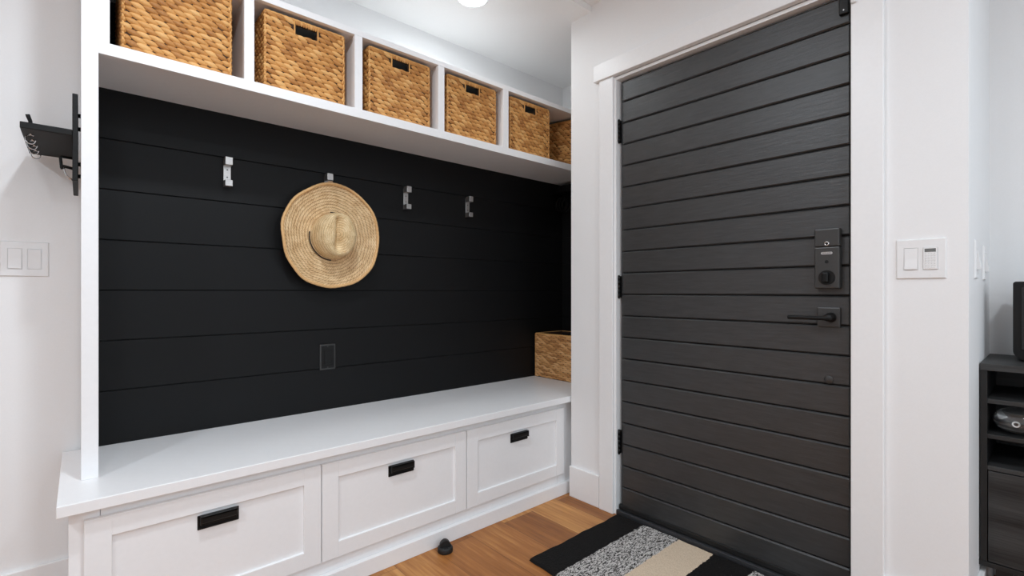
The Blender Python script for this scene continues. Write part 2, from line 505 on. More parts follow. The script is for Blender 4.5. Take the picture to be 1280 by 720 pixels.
# black shiplap cladding: back and right side of the alcove
bm = new()
pitch = 0.1815; z0 = 1.0735
zs = [z0 + pitch * k for k in range(-3, 6)]
edges = [0.488] + [z for z in zs if 0.53 < z < 2.1] + [2.132]
for a, b in zip(edges, edges[1:]):
    box(bm, 0.03, XS - 0.011, YB, YB + 0.006, a + 0.0016, b - 0.0016, 0.0012, 1)
    box(bm, XS - 0.012, XS - 0.005, 1.70, YB, a + 0.0016, b - 0.0016, 0.0012, 1)
o = obj('wall_alcove', bm, 'black_board'); struct(o)
bm = new()
box(bm, 0.03, XS - 0.004, YB + 0.006, YB + 0.0085, 0.488, 2.132)
box(bm, XS - 0.006, XS - 0.0005, 1.70, YB + 0.006, 0.488, 2.132)
g = obj('groove_backing', bm, 'gap', o)

# baseboards
bm = new(); box(bm, RX0, -0.026, YB - 0.006, YB + 0.008, 0, 0.152, 0.003)
struct(obj('baseboard_back', bm, 'trim'))
bm = new(); box(bm, XD - 0.014, XD, 1.496, 1.689, 0, 0.158, 0.003)
struct(obj('baseboard_right', bm, 'trim'))
bm = new(); box(bm, XD - 0.014, XD, YR - 0.014, 0.362, 0, 0.158, 0.003)
struct(obj('baseboard_right', bm, 'trim'))
bm = new(); box(bm, XF - 0.014, XF, RY0, YR, 0, 0.152, 0.003)
struct(obj('baseboard_far', bm, 'trim'))
bm = new(); box(bm, XD, XF - 0.014, YR - 0.014, YR, 0, 0.152, 0.003)
struct(obj('baseboard_return', bm, 'trim'))

# door casing: two legs and a taller overhanging head
XC = XD - 0.017
bm = new(); box(bm, XC, XD, 1.410, 1.492, 0, 2.100, 0.0025)
struct(obj('trim_1', bm, 'trim'))
bm = new(); box(bm, XC, XD, 0.362, 0.4500, 0, 2.100, 0.0025)
struct(obj('trim_2', bm, 'trim'))
bm = new(); box(bm, XC - 0.010, XD, 0.335, 1.520, 2.100, 2.182, 0.003)
struct(obj('trim_3', bm, 'trim'))
# jamb lining and stop
bm = new()
box(bm, XD - 0.001, XD + 0.125, 1.4005, 1.414, 0, 2.098)
box(bm, XD - 0.001, XD + 0.125, 0.434, 0.4475, 0, 2.098)
box(bm, XD - 0.001, XD + 0.125, 0.4475, 1.4005, 2.084, 2.098)
struct(obj('trim_4', bm, 'trim'))

# ------------------------------------------------------------------ the door
XDF = 1.940         # front of the boards
dr = bpy.data.objects.new('door_1', None); COL.objects.link(dr)
dr.location = (XDF, 0.92, 0); struct(dr)
def dloc(o):
    o.matrix_parent_inverse = Matrix.Translation((-XDF, -0.92, 0)); return o
YD0, YD1 = 0.453, 1.396
bm = new(); box(bm, XDF + 0.0142, XDF + 0.050, YD0, YD1, 0.028, 2.079, 0.001, 1)
dloc(obj('door_slab', bm, 'door', dr))
bm = new()
gz = [0.1305 + 0.10262 * k for k in range(0, 19)]
e2 = [0.036] + gz + [2.074]
for a, b in zip(e2, e2[1:]):
    box(bm, XDF, XDF + 0.0145, YD0 + 0.006, YD1 - 0.013, a + 0.0014, b - 0.0014, 0.0050, 1)
dloc(obj('board_panel', bm, 'door', dr))
bm = new(); box(bm, XDF + 0.0125, XDF + 0.0143, YD0 + 0.007, YD1 - 0.014, 0.04, 2.07)
dloc(obj('groove_backing', bm, 'gap', dr))
# sweep along the bottom
bm = new(); box(bm, XDF - 0.006, XDF + 0.009, YD0 + 0.002, YD1, 0.024, 0.046, 0.002)
dloc(obj('door_sweep', bm, 'black_rubber', dr))
# hinges
for z0, z1 in ((1.786, 1.893), (1.039, 1.143), (0.289, 0.400)):
    bm = new()
    k = (z1 - z0) / 5
    for i in range(5):
        cyl(bm, (XDF - 0.004, YD1 + 0.0015, z0 + i * k + 0.0006), (0, 0, 1), 0.0066, k - 0.0012, 16)
    cyl(bm, (XDF - 0.004, YD1 + 0.0015, z0 - 0.004), (0, 0, 1), 0.0045, z1 - z0 + 0.008, 12)
    box(bm, XDF + 0.0, XDF + 0.012, YD1 - 0.002, YD1 + 0.006, z0, z1)
    dloc(obj('hinge', bm, 'black_metal', dr))
# smart deadbolt housing
bm = new(); box(bm, XDF - 0.030, XDF + 0.001, 0.4835, 0.5585, 1.079, 1.2222, 0.004, 3)
lk = dloc(obj('deadbolt', bm, 'lock_metal', dr))
bm = new(); box(bm, XDF - 0.0305, XDF + 0.001, 0.4835, 0.5585, 1.2230, 1.2850, 0.004, 3)
dl = obj('battery_cover', bm, 'lock_metal', lk)
bm = new(); cyl(bm, (XDF - 0.0290, 0.5205, 1.1165), (-1, 0, 0), 0.0252, 0.0030, 40); cyl(bm, (XDF - 0.0318, 0.5205, 1.1165), (-1, 0, 0), 0.0235, 0.0010, 40)
box(bm, XDF - 0.050, XDF - 0.030, 0.5125, 0.5305, 1.0995, 1.134, 0.004, 3)
obj('thumb_turn', bm, 'black_metal', lk)
bm = new(); cyl(bm, (XDF - 0.0290, 0.5205, 1.1710), (-1, 0, 0), 0.0058, 0.0022, 20)
obj('button', bm, 'black_plastic', lk)
bm = new()
lathe(bm, [(0.0042, 0.0), (0.0042, 0.0028), (0.0074, 0.0028), (0.0074, 0.0)], (XDF - 0.0300, 0.5205, 1.2330), (-1, 0, 0), 24)
obj('screw_ring', bm, 'steel', lk)
bm = new(); cyl(bm, (XDF - 0.0300, 0.5205, 1.2330), (-1, 0, 0), 0.0042, 0.0012, 16)
obj('screw', bm, 'black_metal', lk)
bm = new()
q = [(XDF - 0.0302, 0.5205 + 0.0130 * sx + 0.0044 * math.cos(a), 1.2005 + 0.0042 * math.sin(a)) for sx, a0 in ((1, -PI / 2), (-1, PI / 2)) for a in [a0 + PI * i / 10 for i in range(11)]]
f0 = [bm.verts.new(p) for p in q]; f1 = [bm.verts.new((p[0] - 0.0012, p[1], p[2])) for p in q]
bm.faces.new(f1)
for i in range(len(q)):
    bm.faces.new((f0[i], f0[(i + 1) % len(q)], f1[(i + 1) % len(q)], f1[i]))
bd = obj('badge', bm, 'steel', lk); bd['label'] = 'small bright steel badge with dark lettering'
cu = bpy.data.curves.new('badge_lettering', 'FONT')
cu.body = 'SCHLAGE'; cu.size = 0.0062; cu.align_x = 'CENTER'; cu.align_y = 'CENTER'; cu.extrude = 0.0002
tmp = bpy.data.objects.new('badge_lettering_curve', cu); COL.objects.link(tmp)
dg = bpy.context.evaluated_depsgraph_get()
me = bpy.data.meshes.new_from_object(tmp.evaluated_get(dg))
bpy.data.objects.remove(tmp)
me.transform(Matrix.Translation((XDF - 0.0316, 0.5205, 1.2005)) @ Matrix.Rotation(-PI / 2, 4, 'Z') @ Matrix.Rotation(PI / 2, 4, 'X'))
me.materials.clear(); me.materials.append(M['black_plastic'])
# lettering belongs to the badge
bm = new(); bm.from_mesh(bd.data); k = len(bm.faces); bm.from_mesh(me)
bm.faces.ensure_lookup_table()
for i, f in enumerate(bm.faces): f.material_index = 0 if i < k else 1
bm.to_mesh(bd.data); bm.free(); bd.data.materials.append(M['black_plastic'])
# lever on a square rose
bm = new(); box(bm, XDF - 0.011, XDF + 0.001, 0.4860, 0.5555, 0.9460, 1.0135, 0.0025, 2)
lv = dloc(obj('door_lever', bm, 'lock_metal', dr)); lv['label'] = 'dark square rose with a straight lever'
bm = new()
lathe(bm, [(0.0, 0.0), (0.0165, 0.0), (0.0165, 0.010), (0.0125, 0.016), (0.0115, 0.046), (0.0, 0.048)], (XDF - 0.010, 0.5130, 0.9800), (-1, 0, 0), 32)
obj('lever_neck', bm, 'black_metal', lv)
bm = new(); box(bm, XDF - 0.060, XDF - 0.047, 0.500, 0.636, 0.9710, 0.9850, 0.005, 3)
obj('lever_handle', bm, 'black_metal', lv)
bm = new(); cyl(bm, (XDF - 0.0105, 0.4985, 0.980), (-1, 0, 0), 0.0028, 0.0012, 14)
obj('screw', bm, 'steel', lv)
# round plug low on the door
bm = new(); lathe(bm, [(0.0, 0.004), (0.0125, 0.004), (0.0150, 0.002), (0.0150, -0.001)], (XDF + 0.0005, 0.5220, 0.7630), (-1, 0, 0), 32)
dloc(obj('hole_plug', bm, 'lock_metal', dr))

# threshold
bm = new()
box(bm, XD - 0.004, XD + 0.14, 0.4475, 1.4005, 0.0, 0.018, 0.003)
box(bm, XD - 0.004, XD + 0.012, 0.4475, 1.4005, 0.015, 0.024, 0.003)
struct(obj('trim_5', bm, 'sill'))

# contact sensor at the top right corner of the door, its magnet on the casing
t = thing('door_sensor', 'small black alarm contact box on the top right corner of the black door', 'sensor', (XDF, 0.475, 2.008))
bm = new(); box(bm, -0.016, -0.0005, -0.0145, 0.0145, 0.0, 0.066, 0.003, 2)
obj('body', bm, 'black_plastic', t)
for z in (0.012, 0.054):
    bm = new(); cyl(bm, (-0.016, 0.0, z), (-1, 0, 0), 0.0022, 0.0006, 12)
    obj('screw', bm, 'steel', t)
t = thing('sensor_magnet', 'small white rounded magnet on the right door casing beside the black contact box', 'sensor', (XC, 0.443, 2.018))
bm = new(); box(bm, -0.012, 0.0012, -0.011, 0.006, 0.0, 0.052, 0.005, 3)
obj('body', bm, 'plate', t)

# ------------------------------------------------------------------ storage bench
YF, YC = 1.720, 1.738      # drawer faces / carcass front
sb = thing('storage_bench', 'long white built-in bench with three drawers below the black shiplap', 'bench')
XE = XS - 0.014
boxes('carcass', 'cab', sb, [
    (-0.024, 0.040, YC, YC + 0.02, 0.0, 0.4868), (1.870, XE, YC, YC + 0.02, 0.0, 0.4868),
    (0.041, 1.869, YC + 0.0002, YC + 0.02, 0.002, 0.130), (0.041, 1.869, YC + 0.0002, YC + 0.02, 0.440, 0.4866),
    (0.610, 0.660, YC + 0.0002, YC + 0.02, 0.131, 0.439), (1.242, 1.294, YC + 0.0002, YC + 0.02, 0.131, 0.439),
    (-0.024, -0.006, YC + 0.021, YB - 0.002, 0.002, 0.4866)], 0.0008)
boxes('bench_top', 'cab', sb, [(-0.0465, XS - 0.0125, 1.695, YB - 0.0005, 0.487, 0.518)], 0.0022)
boxes('base_board', 'cab', sb, [(-0.030, XE, 1.716, YC - 0.0005, 0.0, 0.062)], 0.002)
boxes('cove_strip', 'cab', sb, [(-0.0235, XE, YC - 0.005, YC - 0.0003, 0.4785, 0.4866)], 0.0015)

def drawer(x0, x1, label):
    z0, z1 = 0.1115, 0.4560
    d_fr = 0.0585
    bm = new()
    # shaker frame: stiles full height, rails between, panel set back
    box(bm, x0, x0 + d_fr, YF, YC - 0.0006, z0, z1, 0.0012, 1); box(bm, x1 - d_fr, x1, YF, YC - 0.0006, z0, z1, 0.0012, 1)
    box(bm, x0 + d_fr - 0.001, x1 - d_fr + 0.001, YF + 0.0001, YC - 0.0006, z1 - 0.0560, z1, 0.0012, 1)
    box(bm, x0 + d_fr - 0.001, x1 - d_fr + 0.001, YF + 0.0001, YC - 0.0006, z0, z0 + 0.0560, 0.0012, 1)
    fr = obj('drawer', bm, 'cab', sb); fr['label'] = label
    boxes('panel', 'cab', fr, [(x0 + d_fr - 0.002, x1 - d_fr + 0.002, YF + 0.0085, YC - 0.001, z0 + 0.054, z1 - 0.054)])
    xm = (x0 + x1) / 2
    bm = new()
    yp = YF + 0.0085
    hx = 0.056
    # bin pull: back plate with a flange, hood over the top and a lip at the foot
    box(bm, xm - hx, xm + hx, yp - 0.004, yp + 0.0005, 0.3455, 0.3885, 0.0015, 1)
    box(bm, xm - hx + 0.008, xm + hx - 0.008, yp - 0.022, yp - 0.003, 0.3830, 0.3905, 0.002, 1)
    box(bm, xm - hx + 0.008, xm + hx - 0.008, yp - 0.022, yp - 0.018, 0.3690, 0.3905, 0.0015, 1)
    box(bm, xm - hx + 0.006, xm - hx + 0.010, yp - 0.020, yp - 0.003, 0.362, 0.390, 0.001, 1)
    box(bm, xm + hx - 0.010, xm + hx - 0.006, yp - 0.020, yp - 0.003, 0.362, 0.390, 0.001, 1)
    box(bm, xm - hx + 0.004, xm + hx - 0.004, yp - 0.007, yp - 0.003, 0.3475, 0.3535, 0.001, 1)
    obj('pull_handle', bm, 'black_metal', fr)
drawer(0.0065, 0.6335, 'left drawer front with black bin pull')
drawer(0.6370, 1.2650, 'middle drawer front with black bin pull')
drawer(1.2705, 1.9010, 'right drawer front with black bin pull')

# ------------------------------------------------------------------ cubby unit over the bench
cu_ = thing('cubby_unit', 'white built-in row of open cubbies on a tall side panel above the bench', 'shelf')
ZB0, ZB1 = 1.776, 1.8125
ZT0, ZT1 = 2.109, 2.133
boxes('side_panel', 'cab', cu_, [(0.0012, 0.0400, YP, YB - 0.0005, 0.5182, ZL - 0.001)], 0.0012)
boxes('shelf', 'cab', cu_, [(0.0400, XS - 0.0125, YP + 0.019, YB - 0.0005, 1.797, 1.8120)])
boxes('shelf_rail', 'cab', cu_, [(0.0400, XS - 0.0125, YP, YP + 0.0195, ZB0, ZB1)], 0.0012)
boxes('top_board', 'cab', cu_, [(0.0400, XS - 0.0125, YP + 0.019, YB - 0.0005, ZT0 + 0.003, ZT1)])
boxes('top_rail', 'cab', cu_, [(0.0400, XS - 0.0125, YP, YP + 0.0195, ZT0, ZT1)], 0.0012)
for x0, x1 in ((0.0400, 0.0655), (0.4276, 0.4590), (0.8285, 0.8612), (1.2266, 1.2608), (1.6210, 1.6570), (2.455, XS - 0.0125)):
    boxes('divider', 'cab', cu_, [(x0, x1, YP + 0.0006, YP + 0.020, ZB1 - 0.001, ZT0 + 0.001), (x0 + 0.006, x1 - 0.006 if x0 > 0.1 else x1, YP + 0.019, YB - 0.001, ZB1 - 0.001, ZT0 + 0.004)])

# ------------------------------------------------------------------ woven baskets
def strand(bm, c, du, dv, dn, length, width, thick, tilt, tuck=0.0025):
    """one flat leaf-shaped plait lying on a face (du along, dv up, dn outward)"""
    ct, st = math.cos(tilt), math.sin(tilt)
    A = du * ct + dv * st
    Cc = dv * ct - du * st
    nl, nc = 9, 5
    rows = []
    for i in range(nl):
        t = -1 + 2 * i / (nl - 1)
        w = width / 2 * (max(0.0, 1 - abs(t) ** 1.8)) ** 0.85 + 0.0006
        dpt = thick * (1 - 0.85 * t * t)
        row = []
        for j in range(nc):
            a = PI * j / (nc - 1)
            row.append(bm.verts.new(c + A * (t * length / 2) - Cc * (w * math.cos(a)) + dn * (dpt * math.sin(a) - tuck * t - 0.001)))
        rows.append(row)
    for i in range(nl - 1):
        for j in range(nc - 1):
            f = bm.faces.new((rows[i][j], rows[i + 1][j], rows[i + 1][j + 1], rows[i][j + 1])); f.smooth = True

def weave(bm, o, du, dv, dn, W, Hh, rp, sp, tilt, wf, thick, rnd, skip=None, lenf=1.58):
    o, du, dv, dn = Vector(o), Vector(du), Vector(dv), Vector(dn)
    nr = max(1, round(Hh / rp)); rp = Hh / nr
    ns = max(1, round(W / sp)); sp = W / ns
    for r in range(nr):
        off = (r % 2) * 0.5
        for s in range(-1, ns + 1):
            u = (s + 0.5 + off) * sp + rnd.uniform(-0.06, 0.06) * sp
            v = (r + 0.5) * rp + rnd.uniform(-0.07, 0.07) * rp
            if u < -0.2 * sp or u > W + 0.2 * sp:
                continue
            ln = sp * lenf * rnd.uniform(0.93, 1.07)
            if u < 0.2 * sp: u = 0.24 * sp; ln = 0.54 * sp
            if u > W - 0.2 * sp: u = W - 0.24 * sp; ln = 0.54 * sp
            # keep ends inside the face
            if u - ln / 2 < -0.002: ln = 2 * (u + 0.002)
            if u + ln / 2 > W + 0.002: ln = 2 * (W + 0.002 - u)
            if skip and skip(u, v): continue
            strand(bm, o + du * u + dv * v, du, dv, dn, ln, rp * wf * rnd.uniform(0.92, 1.08), thick, tilt * rnd.uniform(0.8, 1.2))

def make_basket(name, label, group, W, D, Hh, mat, rp, sp, tilt, hole=None, loc=(0, 0, 0), rotz=0, seed=3, side_holes=None):
    """box basket, origin at the middle of its base, front towards -Y"""
    t = thing(name, label, 'basket', loc, rotz, group)
    rnd = random.Random(seed)
    w2, d2 = W / 2, D / 2
    e = 0.006
    th = 0.008
    bm = new()
    # core walls (the front and back ones pierced by the hand hole)
    def wall_y(y0, y1):
        if hole:
            hx, hz0, hz1 = hole
            box(bm, -w2 + e, -hx, y0, y1, 0.001, Hh - 0.002); box(bm, hx, w2 - e, y0, y1, 0.001, Hh - 0.002)
            box(bm, -hx, hx, y0, y1, 0.001, hz0); box(bm, -hx, hx, y0, y1, hz1, Hh - 0.002)
        else:
            box(bm, -w2 + e, w2 - e, y0, y1, 0.001, Hh - 0.002)
    def wall_x(x0, x1):
        if side_holes:
            hy, hz0, hz1 = side_holes
            box(bm, x0, x1, -d2 + e, -hy, 0.001, Hh - 0.002); box(bm, x0, x1, hy, d2 - e, 0.001, Hh - 0.002)
            box(bm, x0, x1, -hy, hy, 0.001, hz0); box(bm, x0, x1, -hy, hy, hz1, Hh - 0.002)
        else:
            box(bm, x0, x1, -d2 + e, d2 - e, 0.001, Hh - 0.002)
    wall_y(-d2 + e, -d2 + e + th); wall_y(d2 - e - th, d2 - e)
    wall_x(-w2 + e, -w2 + e + th); wall_x(w2 - e - th, w2 - e)
    box(bm, -w2 + e, w2 - e, -d2 + e, d2 - e, 0.0, 0.008)
    core = obj('body', bm, 'basket_core', t)
    # woven skin, part of the body's look
    bm = new()
    def skip_front(u, v):
        if not hole: return False
        hx, hz0, hz1 = hole
        return abs(u - w2) < hx + 0.011 and hz0 - 0.004 < v
    def skip_side(u, v):
        if not side_holes: return False
        hy, hz0, hz1 = side_holes
        return abs(u - d2) < hy + 0.008 and hz0 - 0.008 < v < hz1 + 0.006
    weave(bm, (-w2, -d2 + e, 0.002), (1, 0, 0), (0, 0, 1), (0, -1, 0), W, Hh - 0.006, rp, sp, tilt, 1.08, 0.0072, rnd, skip_front)
    weave(bm, (w2, d2 - e, 0.002), (-1, 0, 0), (0, 0, 1), (0, 1, 0), W, Hh - 0.006, rp, sp, tilt, 1.08, 0.0072, rnd, skip_front)
    weave(bm, (-w2 + e, d2, 0.002), (0, -1, 0), (0, 0, 1), (-1, 0, 0), D, Hh - 0.006, rp, sp, tilt, 1.08, 0.0072, rnd, skip_side)
    weave(bm, (w2 - e, -d2, 0.002), (0, 1, 0), (0, 0, 1), (1, 0, 0), D, Hh - 0.006, rp, sp, tilt, 1.08, 0.0072, rnd, skip_side)
    obj('weave', bm, mat, t, recalc=False)
    # thin inside faces that carry the interior shade as colour
    bm = new()
    i = e + th + 0.0005
    for sx in (-1, 1):
        box(bm, *(sorted((sx * (w2 - i), sx * (w2 - i - 0.001)))), -d2 + i, d2 - i, 0.008, (side_holes[1] if side_holes else Hh - 0.01))
    for sy in (-1, 1):
        box(bm, -w2 + i, w2 - i, *(sorted((sy * (d2 - i), sy * (d2 - i - 0.001)))), 0.008, (hole[1] if hole else Hh - 0.01))
    box(bm, -w2 + i, w2 - i, -d2 + i, d2 - i, 0.0085, 0.0095)
    obj('lining', bm, 'basket_inside', t)
    # bound rim along the top
    bm = new()
    r = 0.0050
    a, b = w2 - e - 0.001, d2 - e - 0.001
    path = []
    for (x0, y0), (x1, y1) in (((-a, -b), (a, -b)), ((a, -b), (a, b)), ((a, b), (-a, b)), ((-a, b), (-a, -b))):
        k = max(2, int(math.hypot(x1 - x0, y1 - y0) / 0.010))
        for s in range(k):
            path.append((x0 + (x1 - x0) * s / k, y0 + (y1 - y0) * s / k, Hh - 0.005 + (0.0012 if s % 2 else 0)))
    tube(bm, path, r, 8, closed=True)
    obj('rim', bm, 'basket_edge', t)
    # corner cords
    for sx in (-1, 1):
        for sy in (-1, 1):
            bm = new()
            pts = [(sx * (w2 - e + 0.0008), sy * (d2 - e + 0.0008), 0.002 + (Hh - 0.008) * q / 24) for q in range(25)]
            tube(bm, pts, [0.0030 + 0.0007 * (q % 2) for q in range(25)], 8)
            obj('corner_cord', bm, 'basket_edge', t)
    if hole:
        hx, hz0, hz1 = hole
        for sy in (-1, 1):
            bm = new()
            yy = sy * (d2 - e)
            n = Vector((0, sy, 0))
            # upright wraps over the grip between the hole and the rim
            k = 9
            for q in range(k):
                u = -hx + 0.003 + (2 * hx - 0.006) * q / (k - 1)
                strand(bm, Vector((u, yy, (hz1 + Hh) / 2)), Vector((0, 0, 1)), Vector((1, 0, 0)), n, (Hh - hz1) * 1.08, 0.0118, 0.0058, rnd.uniform(-0.12, 0.12), 0)
            # cord framing the hole
            y2 = yy + sy * 0.002
            tube(bm, [(-hx - 0.005, y2, Hh - 0.006), (-hx - 0.005, y2, hz0 - 0.0005), (-hx - 0.0035, y2, hz0 - 0.004), (hx + 0.0035, y2, hz0 - 0.004), (hx + 0.005, y2, hz0 - 0.0005), (hx + 0.005, y2, Hh - 0.006)], 0.0030, 8)
            obj('hand_grip', bm, mat, t, recalc=False)
    return t

BW, BD, BH = 0.303, 0.330, 0.287
ZS = ZB1 - 0.0003
GB = 'woven baskets in the cubbies above the bench'
b1 = make_basket('woven_basket', 'golden woven basket in the far left cubby, largest in view', GB, BW, BD, BH, 'hyacinth', 0.0172, 0.0310, -0.25, hole=(0.0385, 0.230, 0.266), loc=(0.2440, 1.907 + BD / 2, ZS))
copy_tree(b1, (0.6470, 1.906 + BD / 2, ZS), 0.0, 'golden woven basket in the second cubby from the left')
copy_tree(b1, (1.0470, 1.906 + BD / 2, ZS), 0.012, 'golden woven basket in the middle cubby above the hat')
copy_tree(b1, (1.4420, 1.906 + BD / 2, ZS), 0.0, 'golden woven basket in the fourth cubby from the left')
copy_tree(b1, (1.8370, 1.906 + BD / 2, ZS), 0.0, 'golden woven basket in the wide right cubby, left of the half-hidden one')
# turned basket whose left side shows past its neighbour: front left corner near (2.197, 1.915)
ang = -0.255 * -1
a_ = 0.235
cxl, cyl_ = 2.196, 1.915
lx, ly = -BW / 2, -BD / 2
copy_tree(b1, (cxl - (lx * math.cos(a_) - ly * math.sin(a_)), cyl_ - (lx * math.sin(a_) + ly * math.cos(a_)), ZS), a_, 'turned woven basket half hidden by the door wall in the right cubby')

# basket on the bench
make_basket('woven_basket', 'brown open woven basket standing on the right end of the white bench', None, 0.262, 0.355, 0.282, 'seagrass', 0.0128, 0.0400, -0.13, hole=(0.045, 0.216, 0.250), loc=(2.2055 + 0.131, YB - 0.010 - 0.1775, 0.5183), seed=11)

# ------------------------------------------------------------------ coat hooks
GH = 'coat hooks on the black shiplap'
def make_hook(x, label):
    t = thing('coat_hook', label, 'hook', (x, YB, 1.497), 0, GH)
    bm = new(); box(bm, -0.0135, 0.0135, -0.0065, -0.0003, 0.0, 0.108, 0.0012, 2)
    p = obj('plate', bm, 'nickel', t)
    for z in (0.040, 0.070):
        bm = new(); cyl(bm, (0, -0.0064, z), (0, -1, 0), 0.0030, 0.0007, 14)
        obj('screw', bm, 'lock_metal', p)
    bm = new(); box(bm, -0.0135, 0.0135, -0.0420, -0.0060, 0.0850, 0.1165, 0.0014, 2)
    obj('upper_peg', bm, 'nickel', t)
    bm = new(); box(bm, -0.0135, 0.0135, -0.0400, -0.0060, -0.001, 0.0245, 0.0014, 2)
    obj('lower_peg', bm, 'nickel', t)
    return t
hk = make_hook(0.4490, 'brushed nickel coat hook left of the straw hat')
for x, l in ((0.8600, 'brushed nickel coat hook holding the straw hat, its peg just above the brim'),
             (1.2700, 'brushed nickel coat hook directly right of the straw hat'),
             (1.6700, 'brushed nickel coat hook farthest right, smallest of the four in view')):
    copy_tree(hk, (x, YB, 1.497), 0, l)

# ------------------------------------------------------------------ straw hat
hat = thing('straw_hat', 'wide-brimmed natural straw hat hanging on the black shiplap wall', 'hat', (0.862, 2.212, 1.322))
R0, R1 = 0.092, 0.232
NA = 128
def brim_pt(a, r):
    k = max(0.0, (r - R0) / (R1 - R0))
    wav = 0.0070 * k * math.sin(3 * a + 0.5) + 0.005 * k * math.sin(5 * a + 1.7) + 0.0025 * k * math.sin(11 * a)
    rr = r * (1 + 0.010 * k * math.sin(2 * a + 0.8) + 0.009 * k * math.sin(5 * a) + 0.005 * k * math.sin(11 * a + 0.6))
    dep = 0.006 - 0.028 * k ** 1.7 + wav
    ex, ez = 0.955 + 0.045 * (1 - k), 1.03
    ex = 1.0 * (1 - k) + 0.965 * k; ez = 1.10 * (1 - k) + 1.03 * k
    return Vector((rr * math.cos(a) * ex, dep, rr * math.sin(a) * ez))
def polar(bm, f, radii, uvl, flip=False):
    rings = []
    for r in radii:
        rings.append([bm.verts.new(f(2 * PI * i / NA, r)) for i in range(NA)])
    for (A, ra), (Bv, rb) in zip(zip(rings, radii), zip(rings[1:], radii[1:])):
        for i in range(NA):
            j = (i + 1) % NA
            fc = bm.faces.new((A[i], A[j], Bv[j], Bv[i])); fc.smooth = True
            for lp, (uu, vv) in zip(fc.loops, ((i / NA, ra), ((i + 1) / NA, ra), ((i + 1) / NA, rb), (i / NA, rb))):
                lp[uvl].uv = (uu, vv)
    return rings
bm = new(); uvl = bm.loops.layers.uv.new('braid')
rad = [R0 - 0.006 + (R1 - R0 + 0.006) * i / 42 for i in range(43)]
def brim_front(a, r):
    p = brim_pt(a, r); ph = (r / 0.0135 + a / (2 * PI)) % 1.0
    return p + Vector((0, -0.0014 * math.sin(PI * ph), 0))
polar(bm, brim_front, rad, uvl)
polar(bm, lambda a, r: brim_pt(a, r) + Vector((0, 0.003, 0)), rad, uvl)
obj('brim', bm, 'hat_brim', hat, recalc=False)
bm = new()
tube(bm, [brim_pt(2 * PI * i / NA, R1) + Vector((0, 0.001, 0)) + Vector((math.cos(2 * PI * i / NA), 0, math.sin(2 * PI * i / NA))) * -0.004 for i in range(NA)], [0.0062 + 0.0008 * (i % 2) for i in range(NA)], 8, closed=True)
obj('brim_binding', bm, 'hat_edge', hat)
# pinched crown
HC = 0.118
def crown_pt(a, s):
    """s: 0 at the brim .. 1 at the rim of the top .. 2 at the middle of the top"""
    if s <= 1:
        k = s
        bulge = 0.004 * math.sin(PI * k)
        rx = R0 * (1 - 0.36 * k ** 1.4) + bulge
        rz = 1.10 * R0 * (1 - 0.20 * k ** 1.7) + bulge
        dep = 0.006 - HC * math.sin(k * PI / 2 * 0.94) / math.sin(PI / 2 * 0.94)
        x, z = rx * math.cos(a), rz * math.sin(a)
    else:
        k = 2 - s
        rx = R0 * 0.64 * k; rz = R0 * 1.10 * 0.80 * k
        x, z = rx * math.cos(a), rz * math.sin(a)
        dep = 0.006 - HC - 0.010 * math.cos(k * PI / 2)
    top = max(0.0, min(1.0, (s - 0.45) / 0.75))
    top = top * top * (3 - 2 * top)
    # lengthwise dent and two side pinches
    dep += 0.044 * top * math.exp(-((x + 0.004) / 0.019) ** 2) * math.exp(-((z - 0.004) / 0.075) ** 4)
    dep += 0.014 * top * max(0.0, -z / 0.09)
    pinch = 0.012 * math.exp(-((abs(x) - 0.06) / 0.028) ** 2) * math.exp(-((z - 0.045) / 0.03) ** 2) * top
    x -= math.copysign(pinch, x) if abs(x) > 0.005 else 0
    dep -= 0.0016 * math.sin(2 * PI * s * 8.0) * min(1.0, s * 2) * (1.0 if s < 1.9 else 0.0)
    return Vector((x, dep, z))
bm = new(); uvl = bm.loops.layers.uv.new('braid')
ss = [2.0 * i / 56 * 0.997 for i in range(57)]
rings = []
for s in ss: rings.append([bm.verts.new(crown_pt(2 * PI * i / NA, s)) for i in range(NA)])
for (A, sa), (Bv, sb_) in zip(zip(rings, ss), zip(rings[1:], ss[1:])):
    for i in range(NA):
        j = (i + 1) % NA
        fc = bm.faces.new((A[i], A[j], Bv[j], Bv[i])); fc.smooth = True
        for lp, (uu, vv) in zip(fc.loops, ((i / NA, sa), ((i + 1) / NA, sa), ((i + 1) / NA, sb_), (i / NA, sb_))):
            lp[uvl].uv = (uu, vv * 0.085)
bm.faces.new(rings[-1])
obj('crown', bm, 'hat_crown', hat)
# chin cord looping out of the brim round the crown
bm = new()
def cord(a0, a1, k=24, rr=0.101):
    return [Vector((rr * math.cos(a0 + (a1 - a0) * i / k), -0.0015, rr * 1.09 * math.sin(a0 + (a1 - a0) * i / k))) for i in range(k + 1)]
tube(bm, cord(math.radians(172), math.radians(268)), 0.0026, 8)
obj('chin_cord', bm, 'cord', hat)
bm = new()
tube(bm, cord(math.radians(63), math.radians(94), 10), 0.0022, 8)
obj('chin_cord', bm, 'cord', hat)
bm = new(); box(bm, -0.0165, 0.0055, 0.0, 0.003, 0.222, 0.2535, 0.001, 1)
obj('hang_tag', bm, 'leather_tag', hat)

